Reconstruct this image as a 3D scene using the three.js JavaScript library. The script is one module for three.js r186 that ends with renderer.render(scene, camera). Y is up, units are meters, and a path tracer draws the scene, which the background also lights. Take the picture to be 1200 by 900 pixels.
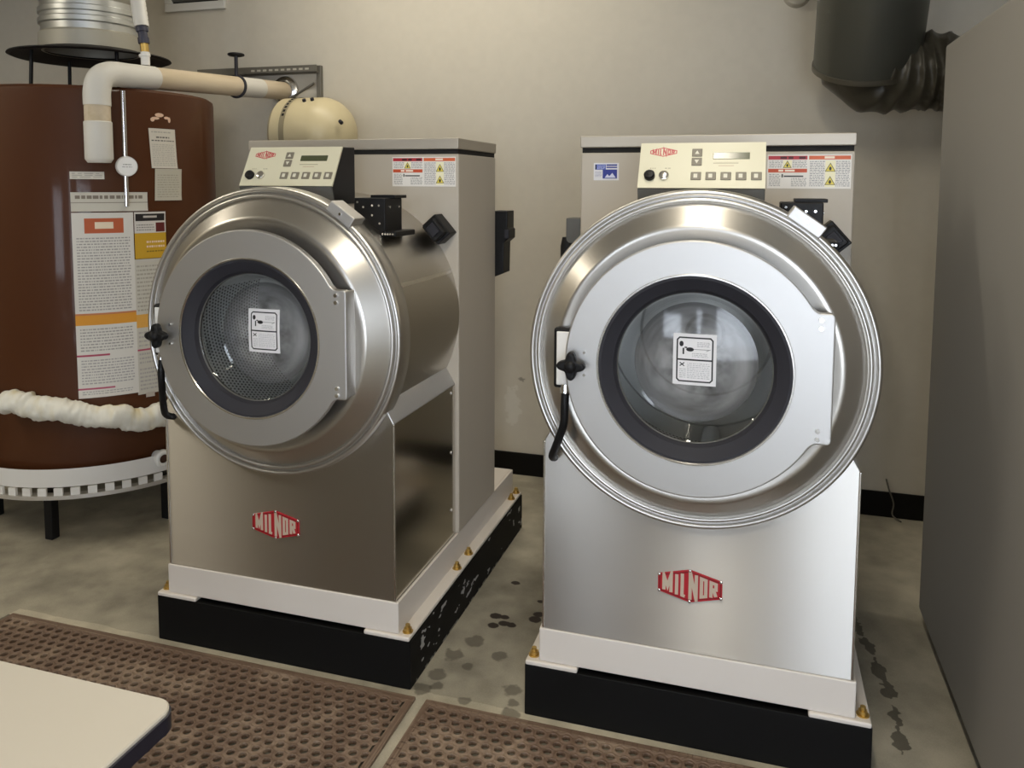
import * as THREE from 'three';
import { RectAreaLightUniformsLib } from 'three/addons/lights/RectAreaLightUniformsLib.js';
import { RoundedBoxGeometry } from 'three/addons/geometries/RoundedBoxGeometry.js';
import { mergeGeometries, toCreasedNormals } from 'three/addons/utils/BufferGeometryUtils.js';

// ---------------------------------------------------------------- camera, sky, lights, exposure
const scene = new THREE.Scene();
const camera = new THREE.PerspectiveCamera(2 * Math.atan(450 / 931.85) * 180 / Math.PI, 4 / 3, 0.05, 60);
camera.rotation.order = 'YXZ';
camera.position.set(0, 1.498, 0);
camera.rotation.set(-0.0829, 0.2968, 0.0044);
camera.setViewOffset(1200, 900, 0, 157, 1200, 900);

const renderer = new THREE.WebGLRenderer({ antialias: true });
renderer.toneMapping = THREE.LinearToneMapping;
renderer.toneMappingExposure = 1.08;
renderer.shadowMap.enabled = true;
renderer.shadowMap.type = THREE.PCFSoftShadowMap;

const SKY = new THREE.Color().setRGB(0.88, 0.95, 1.08);
scene.background = SKY;
scene.backgroundIntensity = 4.1;
RectAreaLightUniformsLib.init();

// room: x from RX0 to RX1, z from RZ0 (wall behind the washers) to RZ1 (glazed wall behind the camera)
const RX0 = -4.6, RX1 = 3.0, RZ0 = -3.85, RZ1 = 3.3, RH = 3.0;
// daylight through the glazed openings behind the camera; the first is added to brighten the right panel
const OPENINGS = [[-2.0, -1.15, 0.95, 2.1], [-0.46, -0.24, 0.05, 2.35], [0.40, 2.3, 0.05, 2.35]];
for (const [x0, x1, y0, y1] of OPENINGS) {
  const l = new THREE.RectAreaLight(new THREE.Color().setRGB(0.88, 0.95, 1.08), 4.1, x1 - x0, y1 - y0);
  l.position.set((x0 + x1) / 2, (y0 + y1) / 2, RZ1 + 0.02); l.lookAt((x0 + x1) / 2, (y0 + y1) / 2, -10);
  l.name = 'daylight'; scene.add(l);
}
// fluorescent ceiling fittings, the second added to brighten washer fronts and floor: [x, z, length along x, width]
const FITTINGS = [[-1.5, -3.2, 1.7, 0.10], [-3.9, -0.7, 0.22, 1.5], [-0.17, -0.6, 0.16, 2.2]];
const LAMP = new THREE.Color().setRGB(1.0, 0.915, 0.75), LAMP_POWER = 36;
for (const [x, z, w, d] of FITTINGS) {
  const l = new THREE.RectAreaLight(LAMP, LAMP_POWER, w - 0.04, d - 0.04);
  l.position.set(x, RH - 0.09, z); l.rotation.x = -Math.PI / 2; l.name = 'fluorescent'; scene.add(l);
}

// ---------------------------------------------------------------- helpers
let seed = 7;
const rnd = () => { seed = (seed * 1664525 + 1013904223) >>> 0; return seed / 4294967296; };
const hash = (x, y) => { let h = (x * 374761393 + y * 668265263) | 0; h = Math.imul(h ^ (h >>> 13), 1274126177); return ((h ^ (h >>> 16)) >>> 0) / 4294967296; };
function noise(x, y) {
  const xi = Math.floor(x), yi = Math.floor(y), u = x - xi, v = y - yi, a = u * u * (3 - 2 * u), b = v * v * (3 - 2 * v);
  return (hash(xi, yi) * (1 - a) + hash(xi + 1, yi) * a) * (1 - b) + (hash(xi, yi + 1) * (1 - a) + hash(xi + 1, yi + 1) * a) * b;
}
const fbm = (x, y, o = 4) => { let s = 0, a = 0.5, n = 0; for (let i = 0; i < o; i++) { s += a * noise(x, y); n += a; x = x * 2.03 + 17; y = y * 2.03 + 5; a *= 0.5; } return s / n; };
const toS = (c) => 255 * (c <= 0.0031308 ? 12.92 * c : 1.055 * Math.pow(c, 1 / 2.4) - 0.055);
function dataTex(w, h, fn, srgb = true) {      // fn(x 0..1, y 0..1) -> [r,g,b] linear for colour, plain for data
  const d = new Uint8Array(w * h * 4);
  for (let j = 0; j < h; j++) for (let i = 0; i < w; i++) {
    const c = fn((i + 0.5) / w, (j + 0.5) / h), k = (j * w + i) * 4;
    for (let q = 0; q < 3; q++) d[k + q] = Math.max(0, Math.min(255, srgb ? toS(Math.max(0, c[q])) : c[q] * 255));
    d[k + 3] = 255;
  }
  const t = new THREE.DataTexture(d, w, h);
  t.magFilter = THREE.LinearFilter; t.minFilter = THREE.LinearFilter; t.wrapS = t.wrapT = THREE.RepeatWrapping;
  if (srgb) t.colorSpace = THREE.SRGBColorSpace;
  t.needsUpdate = true; return t;
}
function canvasTex(w, h, draw) {
  const c = document.createElement('canvas'); c.width = w; c.height = h;
  const g = c.getContext('2d'); draw(g, w, h);
  const t = new THREE.CanvasTexture(c); t.colorSpace = THREE.SRGBColorSpace; return t;
}
const lin = (r, g, b) => new THREE.Color().setRGB(r, g, b);
const std = (c, roughness = 0.6, metalness = 0, more = {}) => new THREE.MeshStandardMaterial({ color: c, roughness, metalness, ...more });
const phy = (c, roughness, metalness, more = {}) => new THREE.MeshPhysicalMaterial({ color: c, roughness, metalness, ...more });

const taken = new Map();
function numbered(n) { const k = taken.get(n) || 0; taken.set(n, k + 1); return k ? n + '_' + String(k).padStart(3, '0') : n; }
function part(parent, name, geo, mat) {
  const m = new THREE.Mesh(geo, mat); m.name = name; m.castShadow = m.receiveShadow = true; parent.add(m); return m;
}
function thing(name, label, category, pos = [0, 0, 0], group) {
  const g = new THREE.Group(); g.name = numbered(name); g.position.set(...pos);
  g.userData = { label, category }; if (group) g.userData.group = group; scene.add(g); return g;
}
function solo(name, label, category, geo, mat, group) {
  const m = part(scene, numbered(name), geo, mat); m.userData = { label, category }; if (group) m.userData.group = group; return m;
}
function struct(name, geo, mat, label, category) { const m = part(scene, name, geo, mat); m.userData = { kind: 'structure', label, category }; return m; }
const box = (x0, x1, y0, y1, z0, z1) => new THREE.BoxGeometry(x1 - x0, y1 - y0, z1 - z0).translate((x0 + x1) / 2, (y0 + y1) / 2, (z0 + z1) / 2);
const rbox = (x0, x1, y0, y1, z0, z1, r = 0.004, s = 2) => new RoundedBoxGeometry(x1 - x0, y1 - y0, z1 - z0, s, r).translate((x0 + x1) / 2, (y0 + y1) / 2, (z0 + z1) / 2);
const merge = (l) => mergeGeometries(l.map((g) => (g.index ? g.toNonIndexed() : g)).map((g) => { for (const k of Object.keys(g.attributes)) if (!['position', 'normal', 'uv'].includes(k)) g.deleteAttribute(k); return g; }));
const crease = (g, a) => toCreasedNormals(g.scale(1000, 1000, 1000), a).scale(0.001, 0.001, 0.001);   // the crease search rounds to centimetres
const latheZ = (pts, seg = 96, crease_ = 0.6) => crease(new THREE.LatheGeometry(pts.map(([r, z]) => new THREE.Vector2(r, z)), seg).rotateX(Math.PI / 2), crease_);
const latheY = (pts, seg = 64, crease_ = 0.6) => crease(new THREE.LatheGeometry(pts.map(([r, y]) => new THREE.Vector2(r, y)), seg), crease_);
const tube = (pts, r, seg = 32, rad = 10) => new THREE.TubeGeometry(new THREE.CatmullRomCurve3(pts.map((p) => new THREE.Vector3(...p))), seg, r, rad);
function rod(a, b, r, seg = 16, r2 = r) {
  const A = new THREE.Vector3(...a), B = new THREE.Vector3(...b), d = B.clone().sub(A), L = d.length();
  const g = new THREE.CylinderGeometry(r2, r, L, seg); g.applyQuaternion(new THREE.Quaternion().setFromUnitVectors(new THREE.Vector3(0, 1, 0), d.normalize()));
  const m = A.add(B).multiplyScalar(0.5); return g.translate(m.x, m.y, m.z);
}
const screwGeo = (r, h) => new THREE.CylinderGeometry(r * 0.85, r, h, 12).rotateX(Math.PI / 2);
function extrude(shape, depth, bevel = 0.003, seg = 2, curve = 24) {
  return new THREE.ExtrudeGeometry(shape, { depth: depth - 2 * bevel, bevelEnabled: bevel > 0, bevelSize: bevel, bevelThickness: bevel, bevelOffset: -bevel, bevelSegments: seg, curveSegments: curve }).translate(0, 0, bevel);
}
function poly(pts) { const s = new THREE.Shape(); pts.forEach(([x, y], i) => (i ? s.lineTo(x, y) : s.moveTo(x, y))); s.closePath(); return s; }
// u along world x, v along world z or y, in metres
function uvPlane(geo, a, b, sa, sb, oa, ob) {
  const p = geo.attributes.position, uv = geo.attributes.uv, g = ['getX', 'getY', 'getZ'];
  for (let i = 0; i < p.count; i++) uv.setXY(i, (p[g[a]](i) - oa) / sa, (p[g[b]](i) - ob) / sb);
  return geo;
}

// ---------------------------------------------------------------- materials
const brush = dataTex(256, 1024, (x, y) => { const v = 0.86 + 0.14 * noise(x * 3, y * 900) ; return [v, v, v]; }, false);
const brushR = dataTex(256, 1024, (x, y) => { const v = 0.86 + 0.14 * noise(x * 4, y * 900); return [v, v, v]; }, false);
const STEEL = lin(0.60, 0.575, 0.535);
const M = {
  steelPanel: phy(STEEL, 0.38, 1, { anisotropy: 1, anisotropyRotation: Math.PI / 2, roughnessMap: brushR }),
  steelSide: phy(STEEL, 0.16, 1),
  steelDrum: phy(STEEL, 0.34, 1, { anisotropy: 0.6, anisotropyRotation: 0 }),
  steelRing: phy(STEEL, 0.32, 1, { anisotropy: 0.5, anisotropyRotation: Math.PI / 2 }),
  steelDoor: phy(lin(0.60, 0.59, 0.58), 0.46, 1),
  steelTrim: std(lin(0.72, 0.70, 0.67), 0.22, 1),
  steelRim: std(lin(0.64, 0.625, 0.60), 0.34, 1),
  steelLid: phy(lin(0.5, 0.46, 0.4), 0.5, 0.6),
  cream: std(lin(0.50, 0.455, 0.39), 0.5),
  frame: std(lin(0.76, 0.71, 0.66), 0.5),
  blackPlastic: phy(lin(0.009, 0.009, 0.010), 0.45, 0, { specularIntensity: 0.45 }),
  blackGap: std(lin(0.008, 0.008, 0.008), 0.8),
  rubber: phy(lin(0.030, 0.030, 0.038), 0.6, 0, { specularIntensity: 0.5 }),
  brass: std(lin(0.62, 0.43, 0.14), 0.35, 0.9),
  chrome: std(lin(0.8, 0.8, 0.8), 0.15, 1),
  glass: phy(lin(0.96, 0.98, 0.97), 0.02, 0, { transmission: 1, thickness: 0, ior: 1.5 }),
  white: std(lin(0.78, 0.77, 0.75), 0.5),
  grey: std(lin(0.10, 0.10, 0.095), 0.5),
};

// ---------------------------------------------------------------- structure
{
  const W = RX1 - RX0, T = 0.2;
  const wallTex = dataTex(1024, 512, (u, v) => {
    const x = RX0 + u * W, y = v * RH;
    let k = 0.97 + 0.06 * (fbm(x * 1.3, y * 1.3) - 0.5) + 0.05 * (fbm(x * 30 + 3, y * 30, 2) - 0.5);
    let c = [0.60 * k, 0.56 * k, 0.48 * k];
    // filler patches and scuffs low on the wall between the two machines
    const d = Math.hypot((x + 1.17) / 0.05, (y - 0.35) / 0.12) + 0.9 * (fbm(x * 40, y * 40, 3) - 0.5);
    if (d < 0.8) c = c.map((q, i) => q * [1.1, 1.12, 1.15][i]);
    const e = Math.hypot((x + 1.13) / 0.03, (y - 0.5) / 0.015) + (fbm(x * 60, y * 60, 2) - 0.5);
    if (e < 0.7) c = c.map((q) => q * 0.5);
    const f = Math.hypot((x - 0.35) / 0.1, (y - 0.2) / 0.05) + 1.2 * (fbm(x * 30, y * 30, 3) - 0.5);
    if (f < 0.7) c = c.map((q) => q * 1.15);
    return c;
  });
  const wallMat = std(0xffffff, 0.75, 0, { map: wallTex });
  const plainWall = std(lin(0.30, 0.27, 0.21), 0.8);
  struct('wall_back', box(RX0 - T, RX1 + T, 0, RH, RZ0 - T, RZ0), wallMat, 'beige painted wall behind the two washing machines', 'wall');
  uvPlane(scene.getObjectByName('wall_back').geometry, 0, 1, W, RH, RX0, 0);
  struct('wall_left', box(RX0 - T, RX0, 0, RH, RZ0, RZ1 + T), plainWall, 'beige wall at the left end of the laundry room', 'wall');
  struct('wall_right', box(RX1, RX1 + T, 0, RH, RZ0, RZ1 + T), plainWall, 'beige wall at the right end of the laundry room', 'wall');
  // wall behind the camera with its window openings
  const s = poly([[RX0, 0], [RX1, 0], [RX1, RH], [RX0, RH]]);
  for (const [x0, x1, y0, y1] of OPENINGS) { const h = new THREE.Path(); h.moveTo(x0, y0); h.lineTo(x0, y1); h.lineTo(x1, y1); h.lineTo(x1, y0); h.closePath(); s.holes.push(h); }
  struct('wall_front', new THREE.ExtrudeGeometry(s, { depth: T, bevelEnabled: false }).translate(0, 0, RZ1), plainWall, 'beige wall with two windows and one added window facing the machines', 'wall');
  OPENINGS.forEach(([x0, x1, y0, y1], i) => {
    const g = new THREE.Group(); g.name = 'window_' + (i + 1); g.userData = { kind: 'structure', label: ['added half-height window that brightens the right machine panel', 'narrow sidelight window in the wall facing the machines', 'wide tall window in the wall facing the machines'][i], category: 'window' }; scene.add(g);
    const t = 0.05, fm = std(lin(0.3, 0.3, 0.3), 0.4, 0.8);
    part(g, 'window_frame', merge([box(x0, x0 + t, y0, y1, RZ1 + 0.06, RZ1 + 0.14), box(x1 - t, x1, y0, y1, RZ1 + 0.06, RZ1 + 0.14), box(x0 + t, x1 - t, y0, y0 + t, RZ1 + 0.06, RZ1 + 0.14), box(x0 + t, x1 - t, y1 - t, y1, RZ1 + 0.06, RZ1 + 0.14)]), fm);
    part(g, 'pane', box(x0 + t, x1 - t, y0 + t, y1 - t, RZ1 + 0.095, RZ1 + 0.1), M.glass);
  });
  const ceil = std(lin(0.62, 0.60, 0.55), 0.85);
  struct('ceiling', box(RX0 - T, RX1 + T, RH, RH + T, RZ0 - T, RZ1 + T), ceil, 'off-white ceiling of the laundry room', 'ceiling');
  // concrete floor
  const S = 4.4, FX = -3.2, FZ = -3.85;
  const spots = [[-0.823, -2.52, 0.018], [-0.791, -2.523, 0.014], [-0.814, -2.462, 0.016], [-0.781, -2.484, 0.017], [-0.755, -2.481, 0.016], [-0.685, -2.541, 0.02], [-0.684, -2.575, 0.018], [-0.825, -2.761, 0.015], [-0.7, -2.66, 0.012]];
  const pale = [[-0.885, -2.262, 0.035], [-0.843, -2.355, 0.033], [-0.817, -2.218, 0.02], [-0.871, -2.1, 0.022], [-0.91, -2.074, 0.03], [-0.893, -2.154, 0.03], [-0.629, -2.093, 0.02], [-0.624, -2.045, 0.03], [-0.65, -2.15, 0.03], [-0.77, -2.06, 0.02], [-0.74, -2.3, 0.025]];
  const floorTex = dataTex(2048, 2048, (u, v) => {
    const x = FX + u * S, z = FZ + v * S;
    const a = fbm(x * 2.2 + 4, z * 2.2, 4), b = fbm(x * 14, z * 14 + 8, 3), g = hash((u * 2048) | 0, (v * 2048) | 0);
    let k = 0.72 + 0.75 * (a - 0.5) + 0.42 * (b - 0.5) + 0.10 * (g - 0.5);
    if (z > -2.064 + 0.012 * (b - 0.5) && z < -1.1 && x > -2.44 + 0.03 * (b - 0.5) && x < 0.56) k *= z < -2.024 || (x > -0.907 && x < -0.868) ? 1.35 : 0.4;   // clean strip beside the mats, darker floor colour under them
    let c = [0.50 * k, 0.46 * k, 0.365 * k];
    const w = 0.55 * (fbm(x * 45, z * 45, 3) - 0.5);
    for (const [sx, sz, r] of spots) { const d = Math.hypot((x - sx) / 1.25, z - sz) / r + w; if (d < 1) { const m = Math.min(1, (1 - d) * 6); c = c.map((q, i) => q * (1 - m) + [0.035, 0.025, 0.02][i] * m); } }
    for (const [sx, sz, r] of pale) { const d = Math.hypot(x - sx, z - sz) / r + 1.6 * w; if (d < 1) { const m = Math.min(1, (1 - d) * 4) * 0.6; c = c.map((q, i) => q * (1 - m) + [0.07, 0.06, 0.045][i] * m); } }
    // rusty drip trail and dirt right of the right machine
    const tr = Math.abs(x - (0.36 + 0.06 * Math.sin((z + 2.9) * 3))) / 0.02 + 3 * (fbm(x * 30, z * 30, 3) - 0.45); if (z < -2.2 && z > -3.2 && tr < 0.7) c = c.map((q) => q * 0.35);
    return c;
  });
  floorTex.wrapS = floorTex.wrapT = THREE.MirroredRepeatWrapping;
  const floorGeo = uvPlane(box(RX0 - T, RX1 + T, -T, 0, RZ0 - T, RZ1 + T), 0, 2, S, S, FX, FZ);
  struct('floor', floorGeo, std(0xffffff, 0.62, 0, { map: floorTex, bumpMap: floorTex, bumpScale: 0.002 }), 'stained grey concrete floor', 'floor');
  struct('baseboard_back', rbox(RX0, RX1, 0, 0.115, RZ0, RZ0 + 0.014, 0.004), phy(lin(0.006, 0.0055, 0.005), 0.6, 0, { specularIntensity: 0.3 }), 'black rubber cove base along the back wall', 'baseboard');
  // outside: pale paved yard
  struct('yard', box(-9, 9, -0.25, -0.21, RZ1 + 0.3, 16), std(lin(0.5, 0.48, 0.44), 0.9), 'pale paved yard outside the windows', 'paving');
}
FITTINGS.forEach(([x, z, w, d], i) => {
  const g = thing('ceiling_light', ['fluorescent ceiling light above the two washing machines', 'added ceiling light nearest the left wall that brightens the washer fronts', 'fluorescent ceiling light above the rubber mats'][i], 'ceiling light', [x, RH, z], 'fluorescent ceiling lights');
  part(g, 'housing', rbox(-w / 2 - 0.02, w / 2 + 0.02, -0.055, 0, -d / 2 - 0.02, d / 2 + 0.02, 0.008), M.white);
  part(g, 'diffuser', rbox(-w / 2, w / 2, -0.085, -0.05, -d / 2, d / 2, 0.01), std(lin(0.9, 0.88, 0.82), 0.6, 0, { emissive: LAMP, emissiveIntensity: 3 }));
});

// ---------------------------------------------------------------- prints
const badgeOutline = [[0, 0.5], [0.5, 0], [1, 0.5]];
function drawWordMark(g, x, y, w, h, endH, ink, stroke) {   // the six letters grow towards the middle
  const word = 'MILNOR', widths = [1.35, 0.55, 0.8, 1.2, 1, 1.05], tot = widths.reduce((a, b) => a + b, 0) + 0.22 * 5;
  let cx = x; g.strokeStyle = ink; g.lineWidth = stroke; g.lineCap = 'butt'; g.lineJoin = 'miter';
  const half = (px) => { const t = Math.abs((px - x) / w - 0.5) * 2; return (h * (1 - t) + endH * t) / 2; };
  for (let i = 0; i < 6; i++) {
    const lw = widths[i] / tot * w, a = cx + stroke / 2, b = cx + lw - stroke / 2, ha = half(a), hb = half(b), m = (a + b) / 2, hm = half(m);
    const P = (p) => { g.beginPath(); p.forEach(([px, py], k) => (k ? g.lineTo(px, y + py) : g.moveTo(px, y + py))); g.stroke(); };
    if (word[i] === 'M') P([[a, ha], [a, -ha], [m, hm * 0.35], [b, -hb], [b, hb]]);
    if (word[i] === 'I') P([[m, hm], [m, -hm]]);
    if (word[i] === 'L') P([[a, -ha], [a, ha - stroke / 2], [b, hb - stroke / 2]]);
    if (word[i] === 'N') P([[a, ha], [a, -ha], [b, hb], [b, -hb]]);
    if (word[i] === 'O') { P([[a, ha - stroke / 2], [a, -ha + stroke / 2], [b, -hb + stroke / 2], [b, hb - stroke / 2], [a, ha - stroke / 2], [a, 0]]); }
    if (word[i] === 'R') { P([[a, ha], [a, -ha + stroke / 2], [b, -hb + stroke / 2], [b, 0], [a, 0]]); P([[m, 0], [b, hb]]); }
    cx += lw + 0.22 / tot * w;
  }
}
const badgeTex = canvasTex(512, 288, (g, w, h) => {
  g.fillStyle = '#b3202c'; g.fillRect(0, 0, w, h);
  const e = h * 0.25;
  g.strokeStyle = '#7c1018'; g.lineWidth = 9; g.beginPath(); g.moveTo(14, e + 8); g.lineTo(w / 2, 18); g.lineTo(w - 14, e + 8); g.lineTo(w - 14, h - e - 8); g.lineTo(w / 2, h - 18); g.lineTo(14, h - e - 8); g.closePath(); g.stroke();
  drawWordMark(g, 36, h / 2, w - 72, h * 0.83, h * 0.40, '#c7b7a4', 27);
});
const greek = (g, x, y, w, h, rows, col = '#8d8d90') => { g.fillStyle = col; for (let i = 0; i < rows; i++) { let px = x; const yy = y + (i + 0.25) * h / rows; while (px < x + w - 4) { const l = Math.min(x + w - px, 4 + rnd() * 16); g.fillRect(px, yy, l, h / rows * 0.42); px += l + 3 + rnd() * 3; } } };
function triangleSign(g, x, y, s) { g.fillStyle = '#e4d25c'; g.strokeStyle = '#3a3a20'; g.lineWidth = 3; g.beginPath(); g.moveTo(x, y - s); g.lineTo(x + s, y + s * 0.75); g.lineTo(x - s, y + s * 0.75); g.closePath(); g.fill(); g.stroke(); g.fillStyle = '#26261a'; g.beginPath(); g.ellipse(x, y + s * 0.15, s * 0.25, s * 0.4, 0, 0, 7); g.fill(); }
const warningTex = canvasTex(512, 220, (g, w, h) => {
  g.fillStyle = '#e9e6e2'; g.fillRect(0, 0, w, h);
  g.fillStyle = '#b5303c'; g.fillRect(6, 8, 240, 24); g.fillStyle = '#d4663c'; g.fillRect(256, 8, 250, 24);
  g.fillStyle = '#c6502c'; g.fillRect(6, 92, 240, 24);
  g.fillStyle = '#4a1016'; g.fillRect(80, 12, 40, 16); g.fillRect(130, 12, 30, 16); g.fillRect(195, 12, 40, 16); g.fillStyle = '#f6e8d8'; g.fillRect(70, 97, 30, 13); g.fillRect(110, 97, 60, 13); g.fillRect(350, 12, 60, 14);
  greek(g, 12, 38, 84, 48, 5); greek(g, 156, 38, 88, 48, 5); greek(g, 12, 124, 70, 84, 8); greek(g, 150, 150, 94, 58, 6);
  greek(g, 262, 40, 90, 168, 15); greek(g, 420, 40, 84, 168, 15);
  g.fillStyle = '#f4efcf'; g.fillRect(98, 36, 54, 54); g.fillRect(356, 38, 60, 172);
  triangleSign(g, 124, 66, 24); triangleSign(g, 386, 86, 30); triangleSign(g, 386, 172, 30);
  g.fillStyle = '#3a3a3a'; g.fillRect(90, 126, 9, 22); g.fillRect(104, 136, 120, 9);
});
const doorTex = canvasTex(270, 330, (g, w, h) => {
  g.fillStyle = '#eeedf0'; g.fillRect(0, 0, w, h);
  g.strokeStyle = '#26262a'; g.lineWidth = 9; g.beginPath(); g.moveTo(40, 26); g.lineTo(232, 26); g.lineTo(246, 40); g.lineTo(246, 292); g.lineTo(232, 306); g.lineTo(40, 306); g.lineTo(26, 292); g.lineTo(26, 40); g.closePath(); g.stroke();
  g.lineWidth = 10; g.beginPath(); g.moveTo(26, 166); g.lineTo(246, 166); g.stroke();
  g.fillStyle = '#17171a'; g.beginPath(); g.ellipse(52, 66, 13, 17, 0, 0, 7); g.fill(); g.beginPath(); g.ellipse(106, 100, 24, 13, 0, 0, 7); g.fill(); g.fillRect(60, 92, 10, 40); g.fillRect(72, 84, 16, 8);
  g.strokeStyle = '#77777c'; g.lineWidth = 3; g.beginPath(); g.moveTo(130, 98); g.lineTo(232, 98); g.moveTo(206, 108); g.lineTo(232, 96); g.stroke();
  greek(g, 150, 50, 80, 34, 4, '#b4b4ba'); greek(g, 120, 120, 100, 30, 3, '#b4b4ba');
  g.strokeStyle = '#222226'; g.lineWidth = 6; g.beginPath(); g.moveTo(44, 186); g.lineTo(72, 208); g.moveTo(72, 186); g.lineTo(44, 208); g.stroke();
  greek(g, 90, 184, 140, 105, 9, '#c2c2c8'); greek(g, 42, 222, 44, 66, 5, '#c2c2c8');
});
const panelTex = canvasTex(660, 272, (g, w, h) => {
  g.fillStyle = '#d9d5bd'; g.fillRect(0, 0, w, h);
  g.save(); g.strokeStyle = '#b8444a'; g.lineWidth = 5; g.beginPath(); g.moveTo(56, 48); g.lineTo(125, 30); g.lineTo(196, 48); g.lineTo(196, 64); g.lineTo(125, 82); g.lineTo(56, 64); g.closePath(); g.stroke(); g.restore();
  drawWordMark(g, 66, 56, 120, 40, 20, '#b8444a', 6);
  g.fillStyle = '#a29b84'; g.fillRect(392, 122, 130, 5); g.fillStyle = '#b9a48c'; g.fillRect(420, 138, 80, 4);
  greek(g, 60, 150, 30, 10, 1, '#9a947e'); greek(g, 140, 150, 30, 10, 1, '#9a947e');
});
const blueTex = canvasTex(256, 176, (g, w, h) => {
  g.fillStyle = '#dcdce2'; g.fillRect(0, 0, w, h);
  g.fillStyle = '#2a3590'; g.fillRect(92, 66, 146, 92); g.fillRect(130, 14, 108, 16); g.fillRect(130, 38, 108, 14);
  g.fillStyle = '#4a5cb0'; g.fillRect(14, 14, 110, 54); g.fillStyle = '#16161c'; g.fillRect(16, 16, 12, 50); g.fillStyle = '#cfd4ee'; g.beginPath(); g.moveTo(112, 150); g.lineTo(140, 112); g.lineTo(160, 134); g.lineTo(190, 100); g.lineTo(226, 150); g.fill(); greek(g, 36, 22, 80, 40, 4, '#cfd4ee'); greek(g, 16, 84, 66, 60, 5, '#8f93b4');
});

// ---------------------------------------------------------------- washing machine, standing on its base, front panel at z = 0
const YC = 1.049;
const circle = (r, n = 96) => { const s = new THREE.Shape(); s.absarc(0, 0, r, 0, Math.PI * 2); return s; };
const plinthTex = dataTex(512, 128, (u, v) => {
  let k = 0.005 + 0.004 * fbm(u * 40, v * 10, 3); let c = [k, k, k * 1.05];
  const s = fbm(u * 26 + 3, v * 7 + 1, 3), t = noise(u * 6 + 2, v * 2);
  if (s > 0.71 && t > 0.42) c = [0.42, 0.42, 0.42];
  if (v < 0.05 && fbm(u * 50, 3, 3) > 0.6) c = [0.25, 0.24, 0.21];
  return c;
});
function stickerGeo() {      // sheet bent over the domed glass
  const g = new THREE.BoxGeometry(0.107, 0.131, 0.0006, 12, 14, 1).translate(-0.001, 1.0585 - YC, 0), p = g.attributes.position;
  for (let i = 0; i < p.count; i++) p.setZ(i, p.getZ(i) + 0.0452 - (p.getX(i) ** 2 + p.getY(i) ** 2) / 1.48);
  g.computeVertexNormals(); return g;
}
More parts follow.
